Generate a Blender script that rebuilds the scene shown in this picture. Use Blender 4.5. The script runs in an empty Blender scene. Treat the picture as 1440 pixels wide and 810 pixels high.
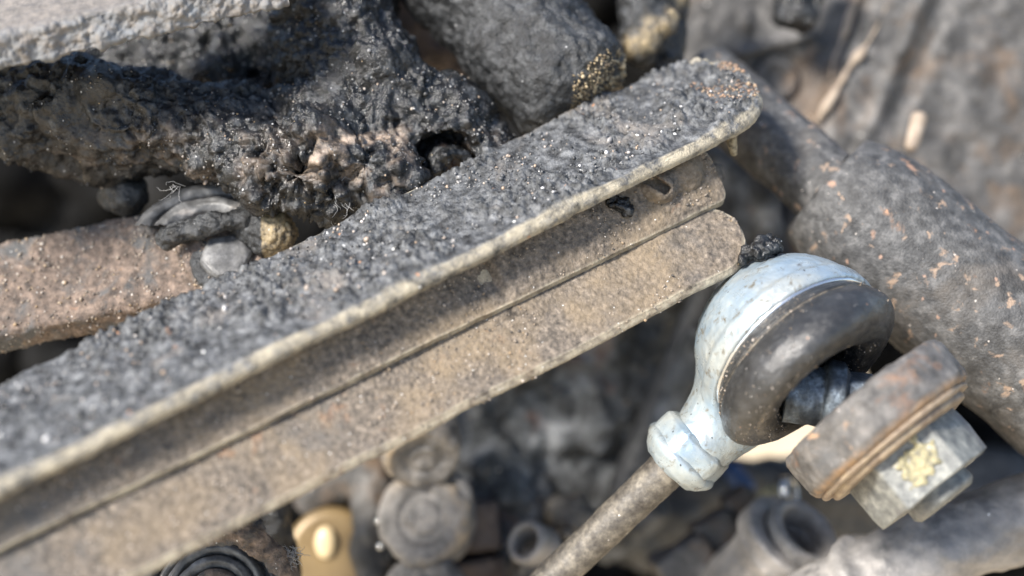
import bpy, bmesh, math, random
import numpy as np
import openvdb as vdb
from mathutils import Matrix, Vector, Euler

random.seed(7); RNG = np.random.default_rng(7)
scene = bpy.context.scene
COL = scene.collection

# ------------------------------------------------------------------ camera
# Work frame: centimetres, x right, y away from the camera, z up the picture.
# It is turned into world metres by to_world().
PITCH = math.radians(25.0); CAMH = 0.50
RX = np.array(Matrix.Rotation(-PITCH, 3, 'X'))
def to_world(p): return np.asarray(p, float) @ RX.T * 0.01 + np.array([0, 0, CAMH])
def dir_world(v): return np.asarray(v, float) @ RX.T
cam = bpy.data.cameras.new('camera'); cam_o = bpy.data.objects.new('camera', cam); COL.objects.link(cam_o)
cam.lens = 50; cam.sensor_width = 36; cam.clip_start = 0.005; cam.clip_end = 200
cam_o.location = (0, 0, CAMH); cam_o.rotation_euler = (math.radians(90) - PITCH, 0, 0)
cam.dof.use_dof = True; cam.dof.focus_distance = 0.2465; cam.dof.aperture_fstop = 5.8
scene.camera = cam_o

# ------------------------------------------------------------------ light
SUN_FROM = Vector(dir_world((-0.56, -0.70, 0.46))).normalized()      # points at the sun
elev = math.asin(SUN_FROM.z); az = math.atan2(SUN_FROM.x, SUN_FROM.y)
world = bpy.data.worlds.new('World'); scene.world = world; world.use_nodes = True
wn = world.node_tree.nodes; bg = wn['Background']
sky = wn.new('ShaderNodeTexSky'); sky.sky_type = 'NISHITA'; sky.sun_disc = False
sky.sun_elevation = elev; sky.sun_rotation = az; sky.air_density = 1.0; sky.dust_density = 1.0; sky.ozone_density = 1.0
world.node_tree.links.new(sky.outputs[0], bg.inputs[0]); bg.inputs[1].default_value = 0.115
sun = bpy.data.lights.new('sun', 'SUN'); sun_o = bpy.data.objects.new('sun', sun); COL.objects.link(sun_o)
sun.energy = 3.9; sun.angle = math.radians(12); sun.color = (1.0, 0.94, 0.86)
sun_o.rotation_euler = SUN_FROM.to_track_quat('Z', 'Y').to_euler(); sun_o.location = (-0.5, -0.8, 1.6)
vs = scene.view_settings; vs.view_transform = 'Standard'; vs.look = 'None'; vs.exposure = 1.22; vs.gamma = 1.0
vs.use_curve_mapping = False

# ------------------------------------------------------------------ helpers: picture to place
def P(px, py, d):
    k = 0.0005 * d
    return np.array([(px - 720) * k, d, -(py - 405) * k])
def R(px, d): return px * 0.0005 * d
def norm(v): v = np.asarray(v, float); return v / np.linalg.norm(v)
def basis(ax):
    ax = norm(ax); h = np.array([0, 0, 1.0]) if abs(ax[2]) < 0.9 else np.array([1.0, 0, 0])
    u = norm(np.cross(h, ax)); return u, np.cross(ax, u), ax

# ------------------------------------------------------------------ helpers: noise (numpy)
def _hash(ix, iy, iz, s):
    h = (ix.astype(np.uint32) * np.uint32(374761393) + iy.astype(np.uint32) * np.uint32(668265263)
         + iz.astype(np.uint32) * np.uint32(2147483647) + np.uint32((s * 974634777 + 12345) & 0xffffffff))
    h = (h ^ (h >> np.uint32(13))) * np.uint32(1274126177)
    h = (h ^ (h >> np.uint32(15))) * np.uint32(2246822519)
    return ((h ^ (h >> np.uint32(16))) & np.uint32(0xffffff)).astype(np.float32) / 16777216.0
def vnoise(p, s=0):
    p = np.asarray(p, np.float32); i = np.floor(p).astype(np.int64); f = p - i; f = f * f * (3 - 2 * f)
    out = 0
    for dx in (0, 1):
        wx = f[:, 0] if dx else 1 - f[:, 0]
        for dy in (0, 1):
            wy = f[:, 1] if dy else 1 - f[:, 1]
            for dz in (0, 1):
                wz = f[:, 2] if dz else 1 - f[:, 2]
                out = out + wx * wy * wz * _hash(i[:, 0] + dx, i[:, 1] + dy, i[:, 2] + dz, s)
    return out * 2 - 1
def fbm(p, freq, octv=4, gain=0.5, s=0):
    o = 0; a = 1.0
    for k in range(octv):
        o = o + a * vnoise(p * freq + 17.3 * k, s + k); freq *= 2.07; a *= gain
    return o
def cell(p, freq, s=0, jit=0.8):
    """distance to the nearest scattered point, about 0 to 1"""
    q = np.asarray(p, np.float32) * freq; b = np.floor(q - 0.5).astype(np.int64); best = np.full(len(q), 9.0, np.float32)
    for dx in (0, 1):
        for dy in (0, 1):
            for dz in (0, 1):
                c = b + np.array([dx, dy, dz])
                d2 = 0
                for a in range(3):
                    o = c[:, a] + 0.5 + jit * (_hash(c[:, 0], c[:, 1], c[:, 2], s + 31 * a) - 0.5)
                    d2 = d2 + (q[:, a] - o) ** 2
                best = np.minimum(best, d2)
    return np.sqrt(best)
def beads(p, freq, s=0):            # rounded grains packed together
    return np.clip(1 - cell(p, freq, s) * 1.35, 0, 1) ** 0.6

# ------------------------------------------------------------------ helpers: objects
def thing(name, label, cat, loc, group=None):
    o = bpy.data.objects.new(name, None); COL.objects.link(o); o.empty_display_size = 0.01
    o.location = to_world(loc); o['label'] = label; o['category'] = cat
    if group: o['group'] = group
    return o
def tag(o, label=None, cat=None, group=None, kind=None):
    for k, v in (('label', label), ('category', cat), ('group', group), ('kind', kind)):
        if v: o[k] = v
    return o
def mesh_obj(name, pts, faces, mat, parent=None, smooth=True, attr=None, origin=None):
    w = to_world(pts)
    if parent is not None:
        org = np.array(parent_world(parent))
    else:
        org = to_world(origin) if origin is not None else w.mean(0)
    me = bpy.data.meshes.new(name)
    f = np.asarray(faces) if not isinstance(faces, list) else faces
    if isinstance(f, np.ndarray):
        nf, nv = f.shape
        me.vertices.add(len(w)); me.vertices.foreach_set('co', (w - org).astype(np.float32).ravel())
        me.loops.add(nf * nv); me.loops.foreach_set('vertex_index', f.astype(np.int32).ravel())
        me.polygons.add(nf); me.polygons.foreach_set('loop_start', (np.arange(nf) * nv).astype(np.int32))
        me.update(calc_edges=True); me.validate()
    else:
        me.from_pydata([tuple(v) for v in (w - org)], [], f)
    if smooth: me.polygons.foreach_set('use_smooth', np.ones(len(me.polygons), bool))
    if attr is not None:
        a = me.attributes.new('wear', 'FLOAT', 'POINT'); a.data.foreach_set('value', np.asarray(attr, np.float32))
    me.materials.append(mat)
    o = bpy.data.objects.new(name, me); COL.objects.link(o)
    if parent is not None: o.parent = parent
    else: o.location = org
    return o
def parent_world(p):
    loc = Vector(p.location); q = p.parent
    while q is not None: loc = loc + q.location; q = q.parent
    return loc
def normals(pts, faces):
    n = np.zeros_like(pts); a = pts[faces[:, 0]]; b = pts[faces[:, 1]]; c = pts[faces[:, 2]]; d = pts[faces[:, -1]]
    fn = np.cross(c - a, d - b) if faces.shape[1] == 4 else np.cross(b - a, c - a)
    for k in range(faces.shape[1]): np.add.at(n, faces[:, k], fn)
    return n / (np.linalg.norm(n, axis=1, keepdims=True) + 1e-12)
def grid_faces(n, m, cu=False, cv=False):
    iu = np.arange(n if cu else n - 1); iv = np.arange(m if cv else m - 1)
    a, b = np.meshgrid(iu, iv, indexing='ij'); a = a.ravel(); b = b.ravel(); a1 = (a + 1) % n; b1 = (b + 1) % m
    return np.stack([a * m + b, a1 * m + b, a1 * m + b1, a * m + b1], 1)
def resample(pts, step):
    pts = np.asarray(pts, float); d = np.r_[0, np.cumsum(np.linalg.norm(np.diff(pts, axis=0), axis=1))]
    n = max(2, int(d[-1] / step) + 1); t = np.linspace(0, d[-1], n)
    return np.stack([np.interp(t, d, pts[:, k]) for k in range(pts.shape[1])], 1)
def smooth_path(pts, n=200):
    """Catmull-Rom through the rows of pts"""
    p = np.asarray(pts, float); p = np.vstack([2 * p[0] - p[1], p, 2 * p[-1] - p[-2]]); out = []
    m = len(p) - 3; per = max(2, n // m)
    for i in range(m):
        a, b, c, d = p[i:i + 4]
        for t in np.linspace(0, 1, per, endpoint=(i == m - 1)):
            out.append(0.5 * ((2 * b) + (c - a) * t + (2 * a - 5 * b + 4 * c - d) * t * t + (3 * b - a - 3 * c + d) * t ** 3))
    return np.array(out)
def lathe(name, c, ax, prof, mat, parent=None, seg=96, step=0.05, disp=None, smooth=True, attr=None, raw=False, lean=None, keep=None):
    """prof: rows (radius, height along ax)"""
    pr = np.asarray(prof, float) if raw else resample(prof, step)
    u, v, w = basis(ax); th = np.linspace(0, 2 * np.pi, seg, endpoint=False)
    ring = np.cos(th)[:, None] * u + np.sin(th)[:, None] * v
    pts = (np.asarray(c) + pr[:, None, 0:1] * ring[None] + pr[:, None, 1:2] * w).reshape(-1, 3)
    if lean is not None: pts = pts + np.repeat(np.clip(pr[:, 1], 0, 9) ** 1.3, seg)[:, None] * np.asarray(lean)
    f = grid_faces(len(pr), seg, False, True)
    nn = normals(pts, f)
    if keep is not None: f = f[keep(pts[f].mean(1))]
    if disp is not None: pts = pts + nn * disp(pts)[:, None] * lathe_sign(pr)
    return mesh_obj(name, pts, f, mat, parent, smooth, attr)
def lathe_sign(pr): # outward if the profile runs with rising height on its outside
    s = np.sum((pr[1:, 0] + pr[:-1, 0]) * (pr[1:, 1] - pr[:-1, 1])); return 1.0 if FLIP * s >= 0 else -1.0
FLIP = -1.0
def tube(name, path, rad, mat, parent=None, seg=32, n=80, disp=None, caps=True, attr=None):
    path = np.asarray(path, float); rad = np.broadcast_to(np.asarray(rad, float), (len(path),))
    q = smooth_path(np.c_[path, rad], n) if len(path) > 2 else np.linspace(np.r_[path[0], rad[0]], np.r_[path[1], rad[1]], n)
    c, r = q[:, :3], q[:, 3]; t = np.gradient(c, axis=0); t /= np.linalg.norm(t, axis=1, keepdims=True)
    u, v, _ = basis(t[0]); us = []
    for i in range(len(c)):
        u = u - t[i] * np.dot(u, t[i]); u = u / np.linalg.norm(u); us.append(u)
    us = np.array(us); vs_ = np.cross(t, us); th = np.linspace(0, 2 * np.pi, seg, endpoint=False)
    pts = c[:, None] + r[:, None, None] * (np.cos(th)[None, :, None] * us[:, None] + np.sin(th)[None, :, None] * vs_[:, None])
    if caps:
        pts = np.concatenate([c[0] + (pts[:1] - c[0]) * 0.02, c[0] + (pts[:1] - c[0]) * 0.93 - t[0] * 0.0 * r[0], pts + 0,
                              c[-1] + (pts[-1:] - c[-1]) * 0.93, c[-1] + (pts[-1:] - c[-1]) * 0.02])
        k = 0.06
        pts[1] -= 0; pts[2:3] += 0
    nrow = len(pts); pts = pts.reshape(-1, 3); f = grid_faces(nrow, seg, False, True)
    nn = normals(pts, f); ctr = np.repeat(np.r_[c[:1], c[:1], c, c[-1:], c[-1:]] if caps else c, seg, 0)
    sgn = np.sign(np.sum(nn * (pts - ctr), 1).mean())
    if sgn < 0: f = f[:, ::-1]; nn = -nn
    if disp is not None: pts = pts + nn * disp(pts)[:, None]
    return mesh_obj(name, pts, f, mat, parent, True, attr)
# signed-distance solids, meshed from a voxel field
def s_sph(c, r):
    c = np.asarray(c, float); return (lambda p: np.linalg.norm(p - c, axis=1) - r, c - r, c + r)
def s_ell(c, r3, ax=None):
    c = np.asarray(c, float); r3 = np.asarray(r3, float); m = r3.max(); A = np.eye(3) if ax is None else np.array(basis(ax))
    def f(p):
        q = (p - c) @ A.T; k0 = np.linalg.norm(q / r3, axis=1); k1 = np.linalg.norm(q / r3 ** 2, axis=1) + 1e-6
        return k0 * (k0 - 1) / k1
    return (f, c - m, c + m)
def s_cap(a, b, ra, rb=None):
    a = np.asarray(a, float); b = np.asarray(b, float); rb = ra if rb is None else rb; m = max(ra, rb)
    def f(p):
        d = b - a; t = np.clip((p - a) @ d / (d @ d), 0, 1)
        return np.linalg.norm(p - a - t[:, None] * d, axis=1) - (ra + (rb - ra) * t)
    return (f, np.minimum(a, b) - m, np.maximum(a, b) + m)
def s_cyl(a, b, r, rnd=0.05, r2=None):
    a = np.asarray(a, float); b = np.asarray(b, float); L = np.linalg.norm(b - a); w = (b - a) / L; r2 = r if r2 is None else r2
    def f(p):
        h = (p - a) @ w; rad = np.linalg.norm(p - a - h[:, None] * w, axis=1)
        rr = r + (r2 - r) * np.clip(h / L, 0, 1)
        dx = rad - rr + rnd; dy = np.abs(h - L / 2) - L / 2 + rnd
        return np.minimum(np.maximum(dx, dy), 0) + np.hypot(np.maximum(dx, 0), np.maximum(dy, 0)) - rnd
    m = max(r, r2) + 0.05; return (f, np.minimum(a, b) - m, np.maximum(a, b) + m)
def s_box(c, x, y, half, rnd=0.05):
    c = np.asarray(c, float); x = norm(x); y = norm(np.asarray(y) - x * np.dot(x, y)); A = np.array([x, y, np.cross(x, y)]); half = np.asarray(half, float)
    def f(p):
        q = np.abs((p - c) @ A.T) - half + rnd
        return np.linalg.norm(np.maximum(q, 0), axis=1) + np.minimum(q.max(1), 0) - rnd
    m = np.linalg.norm(half); return (f, c - m, c + m)
def s_tor(c, ax, Rr, r):
    c = np.asarray(c, float); w = norm(ax)
    def f(p):
        h = (p - c) @ w; rad = np.linalg.norm(p - c - h[:, None] * w, axis=1); return np.hypot(rad - Rr, h) - r
    return (f, c - Rr - r, c + Rr + r)
def solid(name, ops, mat, parent=None, vox=0.05, warp=None, disp=None, attr=None, origin=None):
    """ops: rows (kind '+'/'-', primitive, blend)"""
    lo = np.min([o[1][1] for o in ops if o[0] == '+'], 0) - 0.3; hi = np.max([o[1][2] for o in ops if o[0] == '+'], 0) + 0.3
    n = np.ceil((hi - lo) / vox).astype(int)
    ax = [lo[k] + vox * np.arange(n[k]) for k in range(3)]
    g = np.stack(np.meshgrid(*[a.astype(np.float32) for a in ax], indexing='ij'), -1).reshape(-1, 3)
    gw = g + warp(g) if warp is not None else g
    d = np.full(len(g), 9.0, np.float32)
    for kind, (f, l, h), bl in ops:
        e = f(gw).astype(np.float32)
        if kind == '+':
            t = np.clip(0.5 + 0.5 * (d - e) / bl, 0, 1); d = d + (e - d) * t - bl * t * (1 - t)
        else:
            t = np.clip(0.5 - 0.5 * (d + e) / bl, 0, 1); d = d + (-e - d) * t + bl * t * (1 - t)
    G = vdb.FloatGrid(background=9.0); G.copyFromArray(d.reshape(n).astype(np.float32))
    v, q = G.convertToQuads(isovalue=0.0)
    pts = lo + v.astype(float) * vox; q = q.astype(np.int64)
    nn = normals(pts, q); e = 0.05
    # outward check against the field
    idx = np.clip(((pts + nn * 2 * vox - lo) / vox).round().astype(int), 0, n - 1)
    if np.mean(d.reshape(n)[idx[:, 0], idx[:, 1], idx[:, 2]]) < 0: q = q[:, ::-1]; nn = -nn
    if disp is not None: pts = pts + nn * disp(pts)[:, None]
    return mesh_obj(name, pts, q, mat, parent, True, attr(pts) if attr else None, origin)
def hexprism(name, c, ax, r, h, mat, parent=None, rot=0.0, bev=0.06, sides=6, disp=None):
    u, v, w = basis(ax); bm = bmesh.new(); lo = []; hi = []
    for k in range(sides):
        t = rot + 2 * math.pi * k / sides; d = math.cos(t) * u + math.sin(t) * v
        lo.append(bm.verts.new(np.asarray(c) + r * d)); hi.append(bm.verts.new(np.asarray(c) + r * d + h * w))
    bm.faces.new(lo[::-1]); bm.faces.new(hi)
    for k in range(sides): bm.faces.new((lo[k], lo[(k + 1) % sides], hi[(k + 1) % sides], hi[k]))
    bmesh.ops.bevel(bm, geom=list(bm.edges), offset=bev, segments=3, profile=0.6, affect='EDGES')
    bmesh.ops.triangulate(bm, faces=bm.faces[:])
    bmesh.ops.subdivide_edges(bm, edges=bm.edges[:], cuts=3, use_grid_fill=True)
    bmesh.ops.recalc_face_normals(bm, faces=bm.faces[:])
    bm.verts.index_update(); bm.normal_update()
    pts = np.array([x.co[:] for x in bm.verts]); nn = np.array([x.normal[:] for x in bm.verts])
    if disp is not None: pts = pts + nn * disp(pts)[:, None]
    f = [[x.index for x in fc.verts] for fc in bm.faces]; bm.free()
    o = mesh_obj(name, pts, f, mat, parent, True)
    return o
# loose grains: many small deformed pebbles in one mesh
_ico = bmesh.new(); bmesh.ops.create_icosphere(_ico, subdivisions=1, radius=1.0)
ICO_V = np.array([v.co[:] for v in _ico.verts]); ICO_F = np.array([[v.index for v in f.verts] for f in _ico.faces]); _ico.free()
def grains(name, pos, size, mat, parent):
    n = len(pos); sc = size[:, None, None] * RNG.uniform(0.55, 1.25, (n, 1, 3))
    v = ICO_V[None] * RNG.uniform(0.75, 1.2, (n, len(ICO_V), 1)) * sc
    a = RNG.normal(size=(n, 3, 3)); q, _ = np.linalg.qr(a)
    v = np.einsum('nij,nvj->nvi', q, v) + pos[:, None]
    f = (ICO_F[None] + (np.arange(n) * len(ICO_V))[:, None, None]).reshape(-1, 3)
    o = mesh_obj(name, v.reshape(-1, 3), f, mat, parent, False); o['kind'] = 'stuff'; return o
def surf_points(o, n, keep=None):
    """random points on a mesh object's surface, in work-frame cm, facing the camera side"""
    me = o.data; nv = len(me.vertices); co = np.empty(nv * 3, np.float32); me.vertices.foreach_get('co', co)
    nr = np.empty(nv * 3, np.float32); me.vertices.foreach_get('normal', nr)
    w = co.reshape(-1, 3) + np.array(parent_world(o)); p = (w - np.array([0, 0, CAMH])) * 100 @ RX; nr = nr.reshape(-1, 3) @ RX
    ok = np.sum(nr * p, 1) < 0.0
    if keep is not None: ok &= keep(p)
    i = np.flatnonzero(ok); i = RNG.choice(i, min(n, len(i)), replace=False)
    return p[i], nr[i]
def fibres(name, starts, length, mat, parent, r=0.006, seed=1):
    rg = np.random.default_rng(seed); V = []; F = []; b = 0
    for s in starts:
        p = [np.asarray(s, float)]; d = norm(rg.normal(size=3))
        for k in range(9):
            d = norm(d + 0.45 * rg.normal(size=3)); p.append(p[-1] + d * length / 9 * rg.uniform(0.6, 1.3))
        p = np.array(p)
        for k, c in enumerate(p):
            t = norm(p[min(k + 1, 9)] - p[max(k - 1, 0)]); u, v, _ = basis(t); rr = r * (1 - 0.07 * k)
            for j in range(4): V.append(c + rr * (math.cos(j * math.pi / 2) * u + math.sin(j * math.pi / 2) * v))
        for k in range(9):
            for j in range(4): F.append([b + 4 * k + j, b + 4 * k + (j + 1) % 4, b + 4 * k + 4 + (j + 1) % 4, b + 4 * k + 4 + j])
        b += 40
    o = mesh_obj(name, np.array(V), np.array(F), mat, parent); o['kind'] = 'stuff'; return o

# ------------------------------------------------------------------ materials
def srgb(r, g, b):
    f = lambda c: (c / 255 / 12.92) if c / 255 <= 0.04045 else ((c / 255 + 0.055) / 1.055) ** 2.4
    return (f(r), f(g), f(b), 1)
def mat(name, stops, scale=3.0, detail=9, rough=(0.5, 0.8), patch=None, patches=(), specks=None, wear=None,
        bump=0.4, bump_scale=30.0, bump_dist=0.02, pits=None, metal=0.0, spec=0.5, stretch=None, contrast=(0.33, 0.67), island=False):
    """stops: colours from low to high noise. patches: rows (colour, noise scale, threshold, softness, offset).
    specks: (colour, cells per cm, size 0-1, share 0-1). wear: colour painted where the 'wear' attribute is 1."""
    m = bpy.data.materials.new(name); m.use_nodes = True; nt = m.node_tree; N = nt.nodes; L = nt.links
    b = N['Principled BSDF']
    tc = N.new('ShaderNodeTexCoord'); mp = N.new('ShaderNodeMapping'); mp.vector_type = 'POINT'
    mp.inputs['Scale'].default_value = tuple(100 * s for s in (stretch or (1, 1, 1)))
    L.new(tc.outputs['Object'], mp.inputs['Vector']); V = mp.outputs[0]
    def noise(sc, det=9, ro=0.6, off=0.0, dist=0.0):
        n = N.new('ShaderNodeTexNoise'); n.inputs['Scale'].default_value = sc; n.inputs['Detail'].default_value = det
        n.inputs['Roughness'].default_value = ro; n.inputs['Distortion'].default_value = dist
        if off:
            a = N.new('ShaderNodeVectorMath'); a.operation = 'ADD'; a.inputs[1].default_value = (off, off * 1.7, -off); L.new(V, a.inputs[0]); L.new(a.outputs[0], n.inputs['Vector'])
        else: L.new(V, n.inputs['Vector'])
        return n.outputs['Fac']
    def ramp(fac, lo, hi):
        r = N.new('ShaderNodeMapRange'); r.inputs['From Min'].default_value = lo; r.inputs['From Max'].default_value = hi; L.new(fac, r.inputs['Value']); return r.outputs[0]
    def mixc(fac, a, c):
        x = N.new('ShaderNodeMix'); x.data_type = 'RGBA'; L.new(fac, x.inputs[0])
        for i, s in ((6, a), (7, c)):
            if isinstance(s, tuple): x.inputs[i].default_value = s
            else: L.new(s, x.inputs[i])
        return x.outputs[2]
    base = noise(scale, detail, 0.68)
    cr = N.new('ShaderNodeValToRGB'); el = cr.color_ramp.elements
    for k, c in enumerate(stops):
        pos = contrast[0] + (contrast[1] - contrast[0]) * k / max(1, len(stops) - 1)
        if k < 2: e = el[k]; e.position = pos
        else: e = el.new(pos)
        e.color = c
    if len(stops) == 1: el[1].color = stops[0]; el[1].position = 1.0
    L.new(base, cr.inputs[0]); col = cr.outputs[0]
    if island:
        g = N.new('ShaderNodeNewGeometry'); L.new(g.outputs['Random Per Island'], cr.inputs[0])
    for (c, sc, th, so, off) in patches:
        col = mixc(ramp(noise(sc, 7, 0.62, off, 0.4), th, th + so), col, c)
    if wear is not None:
        a = N.new('ShaderNodeAttribute'); a.attribute_name = 'wear'
        mu = N.new('ShaderNodeMath'); mu.operation = 'MULTIPLY'; L.new(a.outputs['Fac'], mu.inputs[0]); L.new(ramp(noise(3.0, 9, 0.75, 5.0), 0.38, 0.60), mu.inputs[1])
        col = mixc(mu.outputs[0], col, wear)
    if specks is not None:
        for (c, sc, size, share) in (specks if isinstance(specks, list) else [specks]):
            v = N.new('ShaderNodeTexVoronoi'); v.inputs['Scale'].default_value = sc
            nz_ = N.new('ShaderNodeTexNoise'); nz_.inputs['Scale'].default_value = sc * 2.2; nz_.inputs['Detail'].default_value = 4; L.new(V, nz_.inputs['Vector'])
            ad = N.new('ShaderNodeVectorMath'); ad.operation = 'MULTIPLY_ADD'; ad.inputs[1].default_value = (.55 / sc,) * 3; L.new(nz_.outputs['Color'], ad.inputs[0]); L.new(V, ad.inputs[2]); L.new(ad.outputs[0], v.inputs['Vector'])
            s1 = ramp(v.outputs['Distance'], size, size * 0.6)
            sp = N.new('ShaderNodeSeparateColor'); L.new(v.outputs['Color'], sp.inputs[0])
            s2 = N.new('ShaderNodeMath'); s2.operation = 'LESS_THAN'; s2.inputs[1].default_value = share; L.new(sp.outputs[0], s2.inputs[0])
            mu = N.new('ShaderNodeMath'); mu.operation = 'MULTIPLY'; L.new(s1, mu.inputs[0]); L.new(s2.outputs[0], mu.inputs[1]); mu.use_clamp = True
            col = mixc(mu.outputs[0], col, c)
    L.new(col, b.inputs['Base Color'])
    r = N.new('ShaderNodeMapRange'); r.inputs['From Min'].default_value = 0.3; r.inputs['From Max'].default_value = 0.7
    r.inputs['To Min'].default_value = rough[0]; r.inputs['To Max'].default_value = rough[1]; L.new(noise(scale * 2.3, 6, 0.6, 3.1), r.inputs['Value']); L.new(r.outputs[0], b.inputs['Roughness'])
    b.inputs['Metallic'].default_value = metal; b.inputs['Specular IOR Level'].default_value = spec
    if bump > 0:
        bp = N.new('ShaderNodeBump'); bp.inputs['Strength'].default_value = bump; bp.inputs['Distance'].default_value = bump_dist * 0.01
        L.new(noise(bump_scale, 5, 0.65, 1.3), bp.inputs['Height']); last = bp
        if pits:
            v = N.new('ShaderNodeTexVoronoi'); v.inputs['Scale'].default_value = pits[0]; L.new(V, v.inputs['Vector'])
            b2 = N.new('ShaderNodeBump'); b2.inputs['Strength'].default_value = pits[1]; b2.inputs['Distance'].default_value = 0.0003
            L.new(v.outputs['Distance'], b2.inputs['Height']); L.new(last.outputs[0], b2.inputs['Normal']); last = b2; b2.invert = True
        L.new(last.outputs[0], b.inputs['Normal'])
    return m
g = lambda v, t=0.0: (v * (1 + t), v, v * (1 - t), 1)
CREAM = (0.43, 0.38, 0.285, 1); WHITE = (0.75, 0.74, 0.70, 1); RUST = (0.30, 0.115, 0.045, 1); RUSTP = (0.42, 0.22, 0.12, 1); SAND = (0.42, 0.30, 0.15, 1)
M_flange = mat('gritty_steel', [g(.014), g(.05, -.03), g(.11, -.03), g(.20, -.02)], 5, rough=(.30, .62), bump=.6, bump_scale=40, bump_dist=.03, wear=CREAM,
               patches=[(g(.16, .10), .7, .58, .12, 6.0), (RUSTP, 1.1, .70, .06, 2.0)], spec=.35, specks=[(WHITE, 6, .2, .05), (RUSTP, 5, .2, .03)], pits=(28, .35))
M_web = mat('dusty_steel', [g(.04, .16), g(.09, .18), g(.14, .20), g(.23, .20)], 10, rough=(.55, .9), bump=.6, bump_scale=55, bump_dist=.02, wear=CREAM,
            patches=[((.25, .19, .12, 1), .45, .48, .25, 4.0), ((.24, .14, .085, 1), 1.7, .63, .12, 7.0), (g(.10, .04), .6, .54, .2, 11.0), (g(.035, .2), 1.9, .62, .10, 17.0)], spec=.3, specks=[(WHITE, 14, .2, .05), (g(.04), 6, .16, .03)], pits=(40, .3))
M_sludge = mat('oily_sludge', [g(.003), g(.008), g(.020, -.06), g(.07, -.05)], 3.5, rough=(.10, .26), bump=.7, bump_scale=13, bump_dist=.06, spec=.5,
               patches=[(g(.09, .10), .55, .66, .12, 3.0), ((.05, .028, .02, 1), .7, .63, .1, 9.0)], specks=[(g(.45), 11, .22, .09), (SAND, 13, .2, .03)], pits=(12, .35), wear=(.34, .265, .205, 1))  # pale specks: mineral dust, plus wet glints painted into the colour
M_cyl = mat('black_crust', [g(.008), g(.028, -.05), g(.08, -.04)], 4, rough=(.22, .55), bump=.8, bump_scale=20, bump_dist=.04,
            patches=[(g(.07, .04), .7, .62, .1, 3.0)], specks=[(g(.5), 9, .2, .06)], spec=.4, pits=(14, .3), wear=(.36, .28, .16, 1))
M_arm = mat('rust_dust', [(.05, .04, .034, 1), (.14, .105, .083, 1), (.28, .21, .165, 1)], 6, rough=(.6, .9), bump=.8, bump_scale=35, bump_dist=.04,
            patches=[(g(.09), .9, .50, .1, 6.0), (g(.06), 1.3, .60, .08, 2.0), ((.40, .22, .13, 1), .8, .62, .08, 8.0)], specks=[(WHITE, 14, .22, .06)], pits=(30, .4))
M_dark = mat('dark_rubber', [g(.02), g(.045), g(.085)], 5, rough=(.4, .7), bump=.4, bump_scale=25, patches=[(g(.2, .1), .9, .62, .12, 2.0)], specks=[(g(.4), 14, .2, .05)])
M_lip = mat('worn_rubber', [g(.035), g(.09), g(.19)], 3, rough=(.35, .6), bump=.3, bump_scale=18, patches=[(g(.32, .1), 1.2, .6, .1, 2.0)])
M_sand = mat('sandy_crust', [(.06, .05, .035, 1), (.34, .27, .16, 1), (.60, .50, .33, 1)], 9, rough=(.6, .9), bump=.9, bump_scale=30, bump_dist=.06, specks=[(g(.06), 9, .25, .18)])
M_plate = mat('plate_dusty', [g(.10, .10), g(.15, .12), g(.20, .14)], 4, rough=(.6, .9), bump=.5, bump_scale=20, wear=g(.17, -.06))
M_zinc = mat('zinc_plating', [(.27, .33, .37, 1), (.35, .405, .43, 1), (.43, .475, .48, 1)], 2.5, rough=(.22, .45), bump=.3, bump_scale=26, bump_dist=.02, metal=.4, spec=.6,
             patches=[((.40, .38, .31, 1), .6, .48, .3, 3.0), ((.20, .31, .43, 1), .5, .50, .3, 8.0), ((.11, .10, .09, 1), 2.2, .625, .08, 5.0), ((.19, .175, .14, 1), 5.0, .56, .12, 12.0), ((.22, .13, .07, 1), 1.8, .69, .05, 21.0)], specks=[(g(.06), 9, .2, .09)])
M_boot = mat('boot_rubber', [g(.014), g(.026), g(.05)], 3, rough=(.30, .46), bump=.45, bump_scale=30, bump_dist=.02, spec=.6,
             patches=[(g(.09, .04), 1.6, .62, .1, 3.0)], specks=[(g(.4, .06), 18, .2, .05), (RUSTP, 14, .2, .02)], wear=(.26, .22, .16, 1))
M_stud = mat('stud_steel', [(.04, .045, .05, 1), (.10, .12, .14, 1), (.30, .36, .42, 1)], 3, rough=(.25, .5), bump=.6, bump_scale=16, bump_dist=.04, metal=.5)
M_rusty = mat('rusty_steel', [g(.045, .05), g(.10, .06), g(.18, .08)], 3, rough=(.45, .75), bump=.6, bump_scale=25, bump_dist=.03, metal=.1,
              patches=[((.24, .13, .075, 1), 1.1, .58, .15, 3.0), ((.33, .22, .14, 1), 2.4, .60, .1, 9.0), (g(.09), .9, .62, .1, 5.0)], specks=[(g(.5, .1), 12, .2, .05)], wear=(.27, .17, .09, 1))
M_washer = mat('rusty_washer', [(.14, .10, .07, 1), (.27, .21, .15, 1), (.38, .30, .20, 1)], 4, rough=(.45, .7), bump=.4, bump_scale=25, metal=.15, patches=[(RUST, 1.4, .6, .1, 3.0)])
M_nut = mat('painted_nut', [(.08, .085, .085, 1), (.17, .175, .165, 1), (.30, .30, .27, 1)], 5, rough=(.4, .6), bump=.5, bump_scale=18, bump_dist=.04, metal=.15,
            patches=[(g(.14), .9, .60, .1, 5.0)], specks=[(g(.1), 12, .2, .08)])
M_yellow = mat('yellow_paint', [(.11, .105, .09, 1), (.25, .225, .13, 1), (.38, .34, .21, 1)], 9, rough=(.5, .7), bump=.5, bump_scale=18, bump_dist=.04, patches=[(g(.5), 1.5, .6, .08, 3.0)])
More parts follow.
